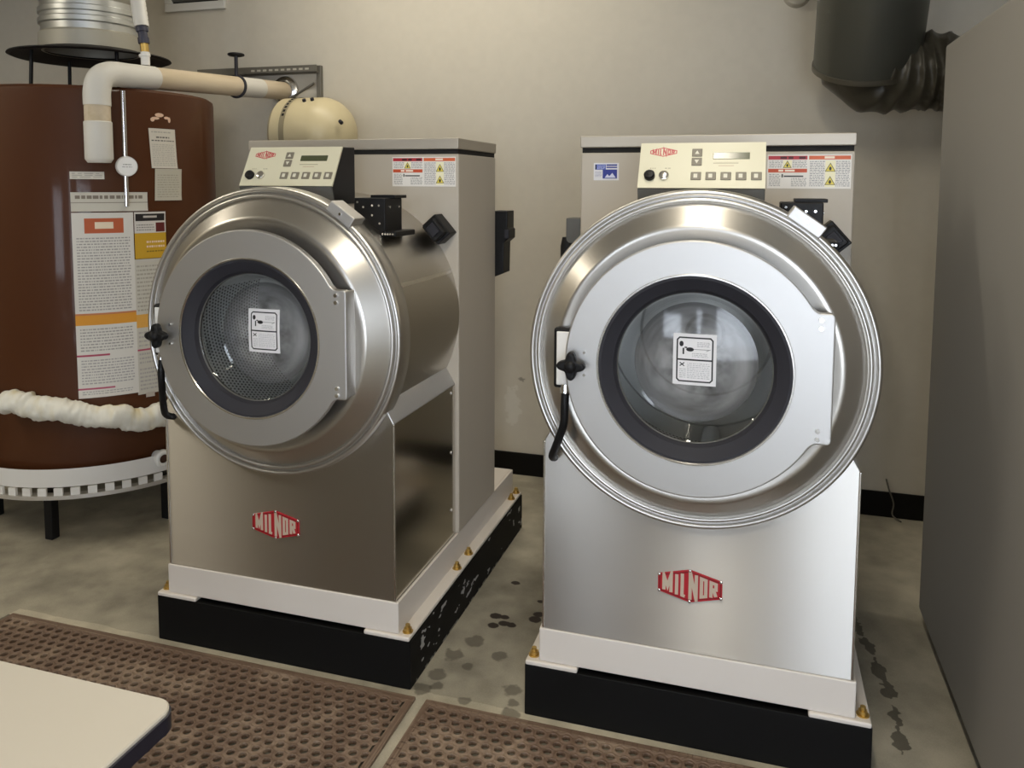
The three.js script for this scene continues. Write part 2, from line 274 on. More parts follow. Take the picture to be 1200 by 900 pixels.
function makeWasher(label, pos) {
  const w = thing('washing_machine', label, 'washing machine', pos, 'stainless steel washing machines on black plinths');
  // plinth and beige base frame
  
  const pl = part(w, 'plinth', rbox(-0.451, 0.451, 0, 0.149, -1.169, 0.009, 0.003, 1), M.plinth);
  part(pl, 'worn_side', box(0.451, 0.4515, 0.002, 0.147, -1.166, 0.006), M.plinthWorn);
  const fr = part(w, 'base_frame', merge([
    rbox(-0.411, 0.411, 0.163, 0.259, -0.01, 0.003, 0.004), rbox(-0.411, -0.401, 0.163, 0.259, -1.16, -0.004, 0.002, 1), rbox(0.401, 0.411, 0.163, 0.259, -1.16, -0.004, 0.002, 1), box(-0.4, 0.4, 0.163, 0.259, -1.16, -1.15),
    box(-0.4, 0.4, 0.25, 0.2585, -1.15, -0.88)]), M.frame);
  for (const s of [-1, 1]) part(w, 'foot_plate', rbox(s < 0 ? -0.449 : 0.30, s < 0 ? -0.30 : 0.449, 0.149, 0.163, -1.165, 0.012, 0.005), M.frame);
  for (const s of [-1, 1]) for (const z of [-0.02, -0.431, -0.547, -1.074, -1.145]) {
    part(w, 'anchor_bolt', merge([new THREE.CylinderGeometry(0.016, 0.016, 0.003, 16).translate(s * 0.431, 0.1645, z), new THREE.CylinderGeometry(0.012, 0.012, 0.010, 6).translate(s * 0.431, 0.171, z), new THREE.CylinderGeometry(0.007, 0.007, 0.010, 10).translate(s * 0.431, 0.181, z)]), M.brass);
  }
  // stainless lower housing: a cradle under the tub
  {
    const s = new THREE.Shape(), x = 0.3655, a0 = Math.atan2(0.86 - YC, x);
    s.moveTo(-0.4, 0.259); s.lineTo(0.4, 0.259); s.lineTo(0.4, 0.80); s.lineTo(x, 0.86);
    for (let i = 1; i < 40; i++) { const a = a0 + (-Math.PI - 2 * a0) * i / 40; s.lineTo(0.411 * Math.cos(a), YC + 0.411 * Math.sin(a)); }
    s.lineTo(-x, 0.86); s.lineTo(-0.4, 0.80); s.closePath();
    const h = part(w, 'lower_housing', extrude(s, 0.495, 0.003, 2).translate(0, 0, -0.495), M.steelPanel);
    for (const q of [-1, 1]) part(h, 'side_panel', box(q > 0 ? 0.3995 : -0.4012, q > 0 ? 0.4012 : -0.3995, 0.262, 0.797, -0.492, -0.006), M.steelSide);
    // folded bright edge of the front panel
    for (const q of [-1, 1]) part(h, 'edge_trim', rbox(q * 0.4 - 0.003, q * 0.4 + 0.003, 0.262, 0.797, -0.006, 0.003, 0.002, 1), M.steelTrim);
    for (const y of [0.359, 0.565, 0.776]) part(w, 'side_screw', new THREE.CylinderGeometry(0.006, 0.007, 0.006, 12).rotateZ(-Math.PI / 2).translate(0.402, y, -0.455), M.chrome);
  }
  // rear cabinet, gasket line and lid
  part(w, 'rear_cabinet', rbox(-0.414, 0.414, 0.259, 1.600, -0.9, -0.495, 0.006), M.cream);
  part(w, 'lid_gasket', box(-0.410, 0.410, 1.6, 1.617, -0.896, -0.499), M.blackGap);
  part(w, 'lid', rbox(-0.416, 0.416, 1.616, 1.654, -0.902, -0.489, 0.004), M.steelLid);
  // tub: barrel, seam, rolled rim and pressed front
  const barrel = part(w, 'tub_barrel', crease(new THREE.CylinderGeometry(0.4156, 0.4156, 0.48, 128, 1, true).rotateX(Math.PI / 2).translate(0, YC, -0.255), 0.5), M.steelDrum);
  { const a = 0.36; part(barrel, 'weld_seam', new THREE.BoxGeometry(0.004, 0.012, 0.46).translate(0.4148, 0, 0).rotateZ(a).translate(0, YC, -0.26), M.steelTrim); }
  const rim = part(w, 'tub_rim', latheZ([[0.414, -0.045], [0.434, -0.042], [0.438, -0.036], [0.438, 0.014], [0.4365, 0.024], [0.433, 0.029], [0.428, 0.030], [0.424, 0.027], [0.4225, 0.019], [0.419, 0.018], [0.4175, 0.027], [0.414, 0.032], [0.409, 0.033], [0.405, 0.029], [0.4035, 0.022]], 192, 3.2), M.steelRim);
  rim.position.y = YC;
  const face = part(w, 'tub_front', latheZ([[0.404, 0.022], [0.400, 0.024], [0.354, 0.071], [0.347, 0.0745], [0.338, 0.0745], [0.33, 0.072], [0.30, 0.070], [0.262, 0.070]], 160, 0.8), M.steelRing);
  face.position.y = YC;
  // inside: perforated drum and its back plate
  const drum = part(w, 'perforated_drum', latheZ([[0.262, 0.072], [0.262, -0.01], [0.35, -0.02], [0.35, -0.43]], 96, 0.5), MI.perf);
  drum.position.y = YC;
  const bk = part(drum, 'drum_back', latheZ([[0.35, -0.43], [0.30, -0.425], [0.29, -0.41], [0.20, -0.41], [0.19, -0.395], [0.06, -0.39], [0.05, -0.38], [0.0001, -0.38]], 96, 0.4), MI.drumBack);
  for (let i = 0; i < 3; i++) { const a = Math.PI / 2 + i * 2 * Math.PI / 3; part(drum, 'lifter_rib', rbox(-0.025, 0.025, -0.35, -0.29, -0.42, -0.03, 0.02, 3).rotateZ(a + 0.6), MI.drumBack); }
  // door
  const ds = new THREE.Shape(), R = 0.3164, hx = 0.319, hy = 0.155, cr = 0.012, aa = Math.asin((hy + 0.012) / R);
  ds.moveTo(R * Math.cos(aa), R * Math.sin(aa));
  for (let i = 1; i <= 80; i++) { const a = aa + (2 * Math.PI - 2 * aa) * i / 80; ds.lineTo(R * Math.cos(a), R * Math.sin(a)); }
  ds.quadraticCurveTo(R * Math.cos(aa) + 0.01, -hy, R * Math.cos(aa) + 0.02, -hy); ds.lineTo(hx - cr, -hy); ds.quadraticCurveTo(hx, -hy, hx, -hy + cr);
  ds.lineTo(hx, hy - cr); ds.quadraticCurveTo(hx, hy, hx - cr, hy); ds.lineTo(R * Math.cos(aa) + 0.02, hy); ds.quadraticCurveTo(R * Math.cos(aa) + 0.01, hy, R * Math.cos(aa), R * Math.sin(aa));
  const hole = new THREE.Path(); hole.absarc(0, 0, 0.231, 0, Math.PI * 2, true); ds.holes.push(hole);
  const door = part(w, 'door', extrude(ds, 0.024, 0.004, 3, 96).translate(0, 0, 0.102), M.steelDoor);
  door.position.y = YC;
  part(door, 'gap_shade_ring', latheZ([[0.24, 0.07], [0.298, 0.07], [0.302, 0.074], [0.302, 0.103], [0.24, 0.103]], 96, 0.5), M.rubber);  // black ring added behind the door to give the gap its dark shade
  part(door, 'hinge_block', rbox(0.302, 0.3165, -0.15, 0.15, 0.069, 0.103, 0.002, 1), M.steelDoor);
  part(door, 'glass_bezel', latheZ([[0.236, 0.126], [0.2345, 0.1285], [0.231, 0.1285], [0.2285, 0.125]], 120, 0.9), M.steelTrim);
  part(door, 'rubber_gasket', latheZ([[0.2295, 0.126], [0.224, 0.126], [0.196, 0.108], [0.192, 0.1], [0.188, 0.095], [0.188, 0.085], [0.262, 0.083]], 120, 0.5), M.rubber);
  part(door, 'porthole_glass', latheZ([[0.188, 0.096], [0.184, 0.094], [0.180, 0.086], [0.166, 0.040], [0.161, 0.031], [0.154, 0.0285]], 96, 0.7), M.glass);
  { const dome = []; for (let i = 0; i <= 16; i++) { const r = 0.154 * (1 - i / 16); dome.push([Math.max(0.0001, r), 0.0445 - r * r / 1.48]); } part(door, 'glass_face', latheZ(dome, 96, 0.7), MI.scum); }
  part(door, 'glass_edge', latheZ([[0.1885, 0.098], [0.187, 0.0975], [0.186, 0.094]], 96, 3.2), M.grey);
  part(door, 'instruction_sticker', stickerGeo(), std(0xffffff, 0.6, 0, { map: doorTex }));
  for (const y of [0.140, 0.120, -0.142, -0.122]) part(door, 'hinge_screw', screwGeo(0.0065, 0.005).translate(0.288, y, 0.128), M.chrome);
  // latch: keeper plate, four-lobed knob, hose
  const keeper = part(w, 'latch_plate', rbox(-0.3535, -0.29, YC - 0.077, YC + 0.081, 0.068, 0.098, 0.008), M.blackPlastic);
  part(keeper, 'plate_face', rbox(-0.345, -0.30, YC - 0.068, YC + 0.072, 0.094, 0.101, 0.003), M.white);
  {
    const ks = new THREE.Shape(); for (let i = 0; i <= 64; i++) { const a = i / 64 * 2 * Math.PI, r = 0.029 + 0.0075 * Math.cos(4 * a); const q = [r * Math.cos(a), r * Math.sin(a)]; i ? ks.lineTo(...q) : ks.moveTo(...q); }
    const kn = part(w, 'latch_knob', extrude(ks, 0.026, 0.007, 3).translate(-0.294, 1.046, 0.14), M.blackPlastic);
    part(kn, 'knob_hub', latheZ([[0.0001, 0.011], [0.008, 0.010], [0.013, 0.006], [0.016, 0]], 24).translate(-0.294, 1.046, 0.165), M.blackPlastic);
    part(kn, 'knob_stem', rod([-0.294, 1.046, 0.12], [-0.294, 1.046, 0.145], 0.009), M.chrome);
    for (const y of [0.028, -0.03]) part(door, 'latch_screw', screwGeo(0.0045, 0.005).translate(-0.266, y, 0.128), M.chrome);
    const hs = part(w, 'latch_hose', tube([[-0.320, 0.975, 0.10], [-0.320, 0.93, 0.108], [-0.322, 0.885, 0.105], [-0.338, 0.84, 0.085], [-0.36, 0.79, 0.055], [-0.37, 0.768, 0.035], [-0.372, 0.752, 0.0], [-0.36, 0.75, -0.05]], 0.0105, 48, 12), M.blackPlastic);
    part(hs, 'ferrule', rod([-0.320, 0.984, 0.10], [-0.320, 0.962, 0.103], 0.0125), M.chrome);
  }
  // bracket on the rim, switch box on the barrel, rotated connector block on the cabinet
  {
    const a = Math.atan2(1.409 - YC, 0.254), tr = (g) => g.rotateZ(a - Math.PI / 2).translate(0, YC, 0);
    const br = part(w, 'rim_bracket', tr(rbox(-0.046, 0.046, 0.424, 0.458, -0.03, 0.037, 0.004)), M.steelDoor);
    part(br, 'bracket_screw', tr(screwGeo(0.005, 0.005).translate(0, 0.442, 0.038)), M.chrome);
  }
  const sb = part(w, 'switch_box', merge([rbox(0.198, 0.305, 1.345, 1.453, -0.272, -0.15, 0.004), rbox(0.235, 0.318, 1.452, 1.462, -0.28, -0.19, 0.002, 1), rbox(0.295, 0.345, 1.335, 1.352, -0.285, -0.14, 0.004)]), M.blackPlastic);
  for (const [x, y] of [[0.212, 1.44], [0.232, 1.425], [0.262, 1.43], [0.285, 1.43], [0.262, 1.40], [0.287, 1.375]]) part(sb, 'box_screw', screwGeo(0.004, 0.004).translate(x, y, -0.149), M.chrome);
  for (let i = 0; i < 5; i++) part(sb, 'flange_screw', new THREE.CylinderGeometry(0.0032, 0.004, 0.004, 10).rotateX(Math.PI / 2).translate(0.302 + i * 0.0085, 1.3435, -0.139), M.chrome);
  for (const z of [-0.18, -0.245]) part(sb, 'box_screw', new THREE.CylinderGeometry(0.0035, 0.0035, 0.004, 10).rotateZ(Math.PI / 2).translate(0.306, 1.425, z), M.chrome);
  const cb = part(w, 'connector_block', merge([rbox(-0.043, 0.043, -0.031, 0.031, -0.497, -0.43, 0.004), rbox(-0.034, 0.034, -0.026, 0.026, -0.435, -0.405, 0.006)]).rotateZ(-0.85).translate(0.356, 1.343, 0), M.blackPlastic);
  part(cb, 'block_cap', rbox(-0.02, 0.02, -0.016, 0.016, -0.41, -0.398, 0.004).rotateZ(-0.85).translate(0.356, 1.343, 0), M.rubber);
  // control box with sloping face
  {
    const prof = poly([[0.236, 1.42], [0.236, 1.612], [0.160, 1.610], [0.092, 1.488], [0.112, 1.42]]);   // (-z, y)
    const bx = part(w, 'control_box', extrude(prof, 0.329, 0.002, 1).rotateY(Math.PI / 2).translate(-0.1715, 0, 0), M.blackPlastic);
    const ang = Math.atan2(0.068, 0.122), H = Math.hypot(0.068, 0.122);
    const fg = new THREE.Group(); fg.name = 'control_panel'; w.add(fg); fg.position.set(-0.007, 1.549, -0.126); fg.rotation.x = -ang;
    const F = (n, g, m) => part(fg, n, g, m);
    const fp = new THREE.BoxGeometry(0.329, H, 0.006);
    F('face_plate', fp, std(0xffffff, 0.38, 0, { map: panelTex }));
    part(w, 'control_box_lip', extrude(poly([[0.089, 1.486], [0.109, 1.42], [0.114, 1.42], [0.094, 1.487]]), 0.327, 0.0005, 1).rotateY(Math.PI / 2).translate(-0.1705, 0, 0), M.grey);
    F('stop_button', latheZ([[0.0145, 0], [0.0145, 0.010], [0.011, 0.014], [0.0001, 0.015]], 32).translate(-0.134, -0.034, 0.003), M.blackPlastic);
    const k = F('key_switch', latheZ([[0.014, 0], [0.013, 0.007], [0.010, 0.009], [0.0001, 0.009]], 32).translate(-0.096, -0.034, 0.003), M.steelTrim);
    F('display_window', rbox(0.030, 0.124, 0.018, 0.038, 0.002, 0.0045, 0.001, 1), std(lin(0.075, 0.085, 0.045), 0.15));
    const btn = (x, y, glyph) => {
      const b = F('push_button', rbox(x - 0.0135, x + 0.0135, y - 0.012, y + 0.012, 0.002, 0.0055, 0.0015, 1), std(lin(0.20, 0.18, 0.14), 0.45));
      let sh; if (glyph === 'up') sh = poly([[-0.006, -0.005], [0.006, -0.005], [0, 0.006]]); else if (glyph === 'down') sh = poly([[-0.006, 0.005], [0, -0.006], [0.006, 0.005]]); else sh = poly([[-0.006, -0.006], [0.004, -0.006], [0.004, 0.006], [-0.006, 0.006]]);
      part(b, 'button_symbol', new THREE.ExtrudeGeometry(sh, { depth: 0.0008, bevelEnabled: false }).translate(x, y, 0.0053), std(lin(0.72, 0.70, 0.60), 0.5));
    };
    btn(-0.012, 0.038, 'up'); btn(-0.012, 0.010, 'down'); for (let i = 0; i < 5; i++) btn(-0.012 + i * 0.0385, -0.034, 'flat');
  }
  // stickers and badge
  part(w, 'warning_sticker', box(0.166, 0.404, 1.488, 1.590, -0.4955, -0.4942), std(0xffffff, 0.5, 0, { map: warningTex }));
  {
    const hw = 0.083, he = 0.0235, hm = 0.0445;
    const g = extrude(poly([[-hw, -he], [0, -hm], [hw, -he], [hw, he], [0, hm], [-hw, he]]), 0.004, 0.0006, 1);
    uvPlane(g, 0, 1, 2 * hw, 2 * hm, -hw, -hm);
    const bd = part(w, 'badge', g.translate(-0.002, 0.445, 0), std(0xffffff, 0.4, 0, { map: badgeTex }));
    for (const [x, y] of [[-hw, he], [-hw, -he], [hw, he], [hw, -he], [0, hm], [0, -hm]]) part(bd, 'badge_rivet', new THREE.SphereGeometry(0.0045, 10, 8).scale(1, 1, 0.6).translate(x * 0.96 - 0.002, y * 0.94 + 0.445, 0.004), M.chrome);
  }
  // boxes on the cabinet flanks
  const jb = part(w, 'junction_box', rbox(-0.470, -0.412, 1.300, 1.385, -0.62, -0.53, 0.004), M.grey);
  part(jb, 'cable_gland', latheY([[0.0001, 0.03], [0.018, 0.03], [0.024, 0.0], [0.024, -0.05], [0.0001, -0.05]], 24).translate(-0.468, 1.29, -0.55), M.blackPlastic);
  return w;
}
M.plinth = phy(lin(0.006, 0.006, 0.006), 0.6, 0, { specularIntensity: 0.3 });
M.plinthWorn = phy(0xffffff, 0.6, 0, { map: plinthTex, specularIntensity: 0.3 });
const MI = {
  perf: std(0xffffff, 0.4, 0.45, { side: THREE.DoubleSide, map: dataTex(2048, 1024, (u, v) => { const a = u * 190, b = v * 84, o = (Math.floor(b) % 2) * 0.5, dx = (a + o) % 1 - 0.5, dy = b % 1 - 0.5, h = Math.hypot(dx, dy * 1.1) < 0.27; return h && v > 0.5 ? [0.03, 0.03, 0.03] : [0.76, 0.76, 0.75]; }) }),
  drumBack: std(lin(0.80, 0.80, 0.79), 0.45, 0.35, { side: THREE.DoubleSide }),
  scum: phy(0xffffff, 0.08, 0, { transmission: 0.80, thickness: 0, ior: 1.5, map: dataTex(256, 256, (u, v) => { const a = u * 6.283, r = v, k = fbm(Math.cos(a) * r * 4 + 9, Math.sin(a) * r * 4 + 9, 4), q = 0.66 + 1.1 * (k - 0.5); return [q, q, q * 1.01]; }) }),
};
const leftW = makeWasher('stainless washing machine beside the brown water heater, its right side in view', [-1.3895, 0, -2.066]);
const rightW = makeWasher('stainless washing machine seen head-on, with a small blue sticker by its control panel', [-0.1355, 0, -2.066]);
{
  const dsw = part(leftW, 'disconnect_box', extrude(poly([[0.40, 1.128], [0.446, 1.148], [0.448, 1.268], [0.468, 1.285], [0.468, 1.32], [0.462, 1.325], [0.462, 1.392], [0.40, 1.392]]), 0.09, 0.004).translate(0, 0, -0.992), M.blackPlastic);
  part(dsw, 'switch_lever', rbox(0.452, 0.472, 1.285, 1.32, -0.915, -0.89, 0.004), M.rubber);
}
part(rightW, 'blue_sticker', box(-0.371, -0.289, 1.511, 1.567, -0.4955, -0.4942), std(0xffffff, 0.5, 0, { map: blueTex }));

// ---------------------------------------------------------------- rubber drainage mats
function makeMat(label, x0, x1, z0, z1) {
  const g = thing('rubber_mat', label, 'mat', [0, 0, 0], 'perforated brown rubber mats');
  const p = 0.036, rz = p * 0.866, ro = p / Math.sqrt(3), h = 0.011, pos = [], idx = [], uv = [], N = 12;
  const b = 0.022, cellsX0 = x0 + b * 0.5, cellsX1 = x1 - b * 0.5, cellsZ0 = z0 + b * 0.5, cellsZ1 = z1 - b * 0.5;
  let row = 0;
  for (let z = cellsZ0; z <= cellsZ1; z += rz, row++) for (let x = cellsX0 + (row % 2) * p / 2; x <= cellsX1; x += p) {
    const base = pos.length / 3;
    for (let i = 0; i < N; i++) {
      const a = i / N * 2 * Math.PI + Math.PI / 6, k = i % 2 ? ro * Math.cos(Math.PI / 6) : ro, c = Math.cos(a), s = Math.sin(a);
      for (const [r, y] of [[k, h - 0.0022], [0.0138, h], [0.0118, h], [0.0108, h - 0.0015], [0.0108, 0.001]]) {
        pos.push(Math.max(x0 + 0.004, Math.min(x1 - 0.004, x + r * c)), y, Math.max(z0 + 0.004, Math.min(z1 - 0.004, z + r * s))); uv.push(x + r * c, z + r * s);
      }
    }
    for (let i = 0; i < N; i++) { const j = (i + 1) % N; for (let q = 0; q < 4; q++) { const A = base + i * 5 + q, B = base + j * 5 + q; idx.push(A, A + 1, B, B, A + 1, B + 1); } }
  }
  const geo = new THREE.BufferGeometry(); geo.setAttribute('position', new THREE.Float32BufferAttribute(pos, 3)); geo.setAttribute('uv', new THREE.Float32BufferAttribute(uv, 2)); geo.setIndex(idx); geo.computeVertexNormals();
  part(g, 'honeycomb_sheet', geo, matMat);
  part(g, 'border', merge([rbox(x0, x1, 0, h, z0, z0 + b, 0.003, 1), rbox(x0, x1, 0, h, z1 - b, z1, 0.003, 1), rbox(x0, x0 + b, 0, h, z0 + b, z1 - b, 0.003, 1), rbox(x1 - b, x1, 0, h, z0 + b, z1 - b, 0.003, 1)]), matMat);
}
const matTex = dataTex(512, 512, (u, v) => { const a = fbm(u * 9, v * 9, 4), b = fbm(u * 60, v * 60, 2), d = Math.max(0, Math.min(1, (a - 0.5) * 4 + (b - 0.5))); return [0.155 + 0.11 * d + 0.04 * b, 0.100 + 0.092 * d + 0.03 * b, 0.068 + 0.068 * d + 0.025 * b]; });
const matMat = std(0xffffff, 0.5, 0, { map: matTex, side: THREE.DoubleSide });
makeMat('brown perforated rubber mat in front of the machine beside the water heater', -2.42, -0.905, -2.022, -1.1);
makeMat('brown perforated rubber mat in front of the machine with the blue sticker', -0.872, 0.55, -2.022, -1.1);

// ---------------------------------------------------------------- white table corner in the foreground
{
  const t = thing('work_table', 'white topped table with a dark blue edge at lower left', 'table', [0, 0, 0]);
  const s = new THREE.Shape(), x0 = -2.2, x1 = -0.787, z0 = -0.30, z1 = 0.914, r = 0.03;    // shape y = -z
  s.moveTo(x0 + r, z0); s.lineTo(x1 - r, z0); s.absarc(x1 - r, z0 + r, r, -Math.PI / 2, 0); s.lineTo(x1, z1 - r); s.absarc(x1 - r, z1 - r, r, 0, Math.PI / 2); s.lineTo(x0 + r, z1); s.absarc(x0 + r, z1 - r, r, Math.PI / 2, Math.PI); s.lineTo(x0, z0 + r); s.absarc(x0 + r, z0 + r, r, Math.PI, 1.5 * Math.PI);
  const top = part(t, 'table_top', extrude(s, 0.03, 0.002, 1).rotateX(-Math.PI / 2).translate(0, 0.712, 0), std(lin(0.64, 0.60, 0.53), 0.4));
  const e = s.clone(); part(top, 'edge_band', new THREE.ExtrudeGeometry(e, { depth: 0.024, bevelEnabled: true, bevelSize: 0.0025, bevelThickness: 0.001, bevelSegments: 1 }).rotateX(-Math.PI / 2).translate(0, 0.711, 0), std(lin(0.016, 0.016, 0.03), 0.4));
  for (const x of [-2.05, -1.0]) for (const z of [0.15, -0.72]) part(t, 'leg', rod([x, 0, z], [x, 0.712, z], 0.022), M.chrome);
}

// ---------------------------------------------------------------- water heater
const HX = -2.92, HZ = -2.97, HR = 0.515;
{
  const h = thing('water_heater', 'large brown water heater covered in paper labels at far left', 'water heater', [HX, 0, HZ]);
  const tank = phy(lin(0.072, 0.023, 0.007), 0.5, 0, { specularIntensity: 0.35, clearcoat: 0.25, clearcoatRoughness: 0.08 });
  part(h, 'tank', latheY([[0.0001, 1.892], [0.42, 1.892], [0.495, 1.886], [0.512, 1.874], [HR, 1.855], [HR, 0.30], [0.50, 0.285], [0.0001, 0.285]], 96, 0.5), tank);
  // stand: drain pan with slotted rim, ring and legs
  const pan = part(h, 'drain_pan', latheY([[0.0001, 0.272], [0.555, 0.272], [0.558, 0.335], [0.566, 0.338], [0.566, 0.33], [0.562, 0.262], [0.50, 0.255], [0.0001, 0.255]], 96, 0.5), M.white);
  part(h, 'stand_ring', latheY([[0.53, 0.212], [0.572, 0.212], [0.572, 0.228], [0.53, 0.228], [0.53, 0.212]], 96, 0.5), std(lin(0.6, 0.58, 0.55), 0.4, 0.6));
  for (let i = 0; i < 56; i++) { const a = i / 56 * 2 * Math.PI; part(h, 'ring_tab', box(0.555, 0.566, 0.226, 0.258, -0.017, 0.017).rotateY(-a), M.white); }
  for (let i = 0; i < 6; i++) { const a = 0.25 + i / 6 * 2 * Math.PI; part(h, 'stand_leg', rbox(-0.02, 0.02, 0, 0.215, -0.02, 0.02, 0.004, 1).translate(0.45 * Math.cos(a), 0, 0.45 * Math.sin(a)), M.blackPlastic); }
  // papers on the curved side: from angle a0 to a1 (0 faces +x, positive towards the room), height y0..y1
  const patch = (a0, a1, y0, y1, off, name, mat, skew = 0) => {
    const n = 14, m = 6, g = new THREE.BufferGeometry(), p = [], uv = [], id = [];
    for (let j = 0; j <= m; j++) for (let i = 0; i <= n; i++) { const t = i / n, a = a0 + (a1 - a0) * t + skew * (j / m), r = HR + off + 0.002 * Math.max(0, Math.abs(j / m - 0.5) * 2 - 0.8) * 5 * noise(i, j); p.push(r * Math.cos(a), y0 + (y1 - y0) * j / m, r * Math.sin(a)); uv.push(t, j / m); }
    for (let j = 0; j < m; j++) for (let i = 0; i < n; i++) { const q = j * (n + 1) + i; id.push(q, q + 1, q + n + 1, q + 1, q + n + 2, q + n + 1); }
    g.setAttribute('position', new THREE.Float32BufferAttribute(p, 3)); g.setAttribute('uv', new THREE.Float32BufferAttribute(uv, 2)); g.setIndex(id); g.computeVertexNormals();
    return part(h, name, g, mat);
  };
  const paper = (w, hh, draw) => std(0xffffff, 0.7, 0, { side: THREE.DoubleSide, map: canvasTex(w, hh, draw) });
  const sheet = paper(160, 220, (g, w, hh) => { g.fillStyle = '#cfc9bd'; g.fillRect(0, 0, w, hh); greek(g, 14, 12, 120, 16, 1, '#a8a49c'); greek(g, 40, 40, 80, 18, 1, '#55524e'); greek(g, 12, 60, 136, 14, 1, '#55524e'); greek(g, 12, 84, 136, 124, 12, '#b0aba2'); });
  patch(0.381, 0.144, 1.558, 1.725, 0.003, 'paper_sheet', sheet, 0.018);
  const sheet2 = paper(160, 180, (g, w, hh) => { g.fillStyle = '#bcb7a8'; g.fillRect(0, 0, w, hh); greek(g, 14, 30, 130, 136, 10, '#a39e90'); });
  patch(0.364, 0.112, 1.421, 1.556, 0.003, 'paper_sheet', sheet2, -0.01);
  const header = paper(256, 96, (g, w, hh) => { g.fillStyle = '#c9c5ba'; g.fillRect(0, 0, w, hh); g.fillStyle = '#7d7468'; g.font = 'bold 34px sans-serif'; greek(g, 14, 6, 228, 40, 1, '#7d7468'); g.fillStyle = '#8d887c'; g.fillRect(0, 50, w, 4); });
  patch(0.98, 0.426, 1.379, 1.457, 0.004, 'label_header', header);
  const big = paper(300, 1000, (g, w, hh) => {
    g.fillStyle = '#d8d5cf'; g.fillRect(0, 0, w, hh); g.fillStyle = '#b65a35'; g.fillRect(60, 30, 190, 80); g.fillStyle = '#e8d8c0'; g.fillRect(110, 50, 90, 36);
    greek(g, 20, 130, 260, 400, 26, '#9c9a98'); g.fillStyle = '#d9962e'; g.fillRect(0, 548, w, 56); g.fillStyle = '#c07a50'; g.fillRect(0, 540, w, 10);
    greek(g, 20, 620, 260, 130, 8, '#9c9a98'); g.fillStyle = '#a8405a'; g.fillRect(0, 764, 160, 10); greek(g, 20, 790, 260, 140, 9, '#a2a0a0'); g.fillStyle = '#b0506a'; g.fillRect(0, 946, 180, 9); greek(g, 20, 962, 250, 24, 2, '#a2a0a0');
  });
  patch(0.98, 0.543, 0.612, 1.374, 0.004, 'label_sheet', big);
  const guide = paper(256, 300, (g, w, hh) => { g.fillStyle = '#cfcac4'; g.fillRect(0, 0, w, hh); g.fillStyle = '#1c1818'; g.fillRect(10, 12, 236, 46); g.fillStyle = '#bdb7b0'; g.fillRect(70, 24, 110, 14); g.fillStyle = '#5c1a18'; g.fillRect(170, 70, 76, 60); greek(g, 16, 76, 140, 48, 3, '#8a8784'); g.fillStyle = '#c49a22'; g.fillRect(0, 136, w, 164); g.fillStyle = '#d9b0a0'; greek(g, 90, 180, 150, 60, 2, '#e6c8b8'); greek(g, 90, 246, 150, 20, 1, '#7d6414'); });
  patch(0.535, 0.277, 1.178, 1.374, 0.003, 'energy_label', guide);
  const side = paper(256, 512, (g, w, hh) => { g.fillStyle = '#c3bfb4'; g.fillRect(0, 0, w, hh); greek(g, 16, 20, 224, 180, 12, '#a19d92'); g.fillStyle = '#d9a24a'; g.fillRect(0, 208, 120, 50); greek(g, 16, 270, 224, 130, 8, '#a7a3a0'); g.fillStyle = '#a8405a'; g.fillRect(0, 340, w, 6); greek(g, 16, 410, 224, 90, 6, '#a7a3a0'); });
  patch(0.55, 0.22, 0.60, 1.176, 0.003, 'label_sheet', side);
  patch(0.49, 0.42, 0.585, 0.605, 0.005, 'label_tab', paper(64, 32, (g, w, hh) => { g.fillStyle = '#b5aba0'; g.fillRect(0, 0, w, hh); }));
  patch(0.98, 0.74, 1.51, 1.54, 0.003, 'label_tab', paper(64, 32, (g, w, hh) => { g.fillStyle = '#d4d0c6'; g.fillRect(0, 0, w, hh); greek(g, 4, 4, 56, 24, 3, '#a8a49c'); }));
  // torn remains of a sticker
  for (const [a, y, sx, sy] of [[0.335, 1.768, 0.018, 0.006], [0.30, 1.782, 0.02, 0.009], [0.36, 1.762, 0.009, 0.009], [0.235, 1.772, 0.012, 0.006], [0.21, 1.764, 0.006, 0.012]])
    part(h, 'torn_sticker', crease(new THREE.CylinderGeometry(1, 1, 0.0015, 9).rotateZ(Math.PI / 2).scale(1, sy, sx).translate(HR + 0.0008, y, 0), 0.5).rotateY(-a), std(lin(0.72, 0.5, 0.36), 0.7));
  // lumpy white wrapped hose around the lower tank
  {
    const pts = []; for (let i = 0; i <= 40; i++) { const a = 1.5 - i / 40 * 1.6; pts.push([(HR + 0.036) * Math.cos(a), 0.520 + 0.11 * (a - 0.63) + 0.006 * Math.sin(a * 7) + 0.006 * Math.sin(a * 19), (HR + 0.036) * Math.sin(a)]); }
    const g = new THREE.TubeGeometry(new THREE.CatmullRomCurve3(pts.map((q) => new THREE.Vector3(...q))), 160, 0.05, 20), p = g.attributes.position, nn = g.attributes.normal;
    for (let i = 0; i < p.count; i++) { const a = Math.atan2(p.getZ(i), p.getX(i)), d = 0.030 * (fbm(a * 16, p.getY(i) * 30 + a * 9, 3) - 0.55); p.setXYZ(i, p.getX(i) + nn.getX(i) * d, p.getY(i) + nn.getY(i) * d, p.getZ(i) + nn.getZ(i) * d); }
    g.computeVertexNormals();
    const tex = dataTex(512, 64, (u, v) => { const k = fbm(u * 70, v * 6, 3), y = Math.max(0, fbm(u * 18 + 4, v * 3, 3) - 0.6) * 2; return [0.72 + 0.12 * k - 0.1 * y, 0.70 + 0.12 * k - 0.2 * y, 0.62 + 0.12 * k - 0.42 * y]; });
    part(h, 'wrapped_hose', g, std(0xffffff, 0.7, 0, { map: tex }));
  }
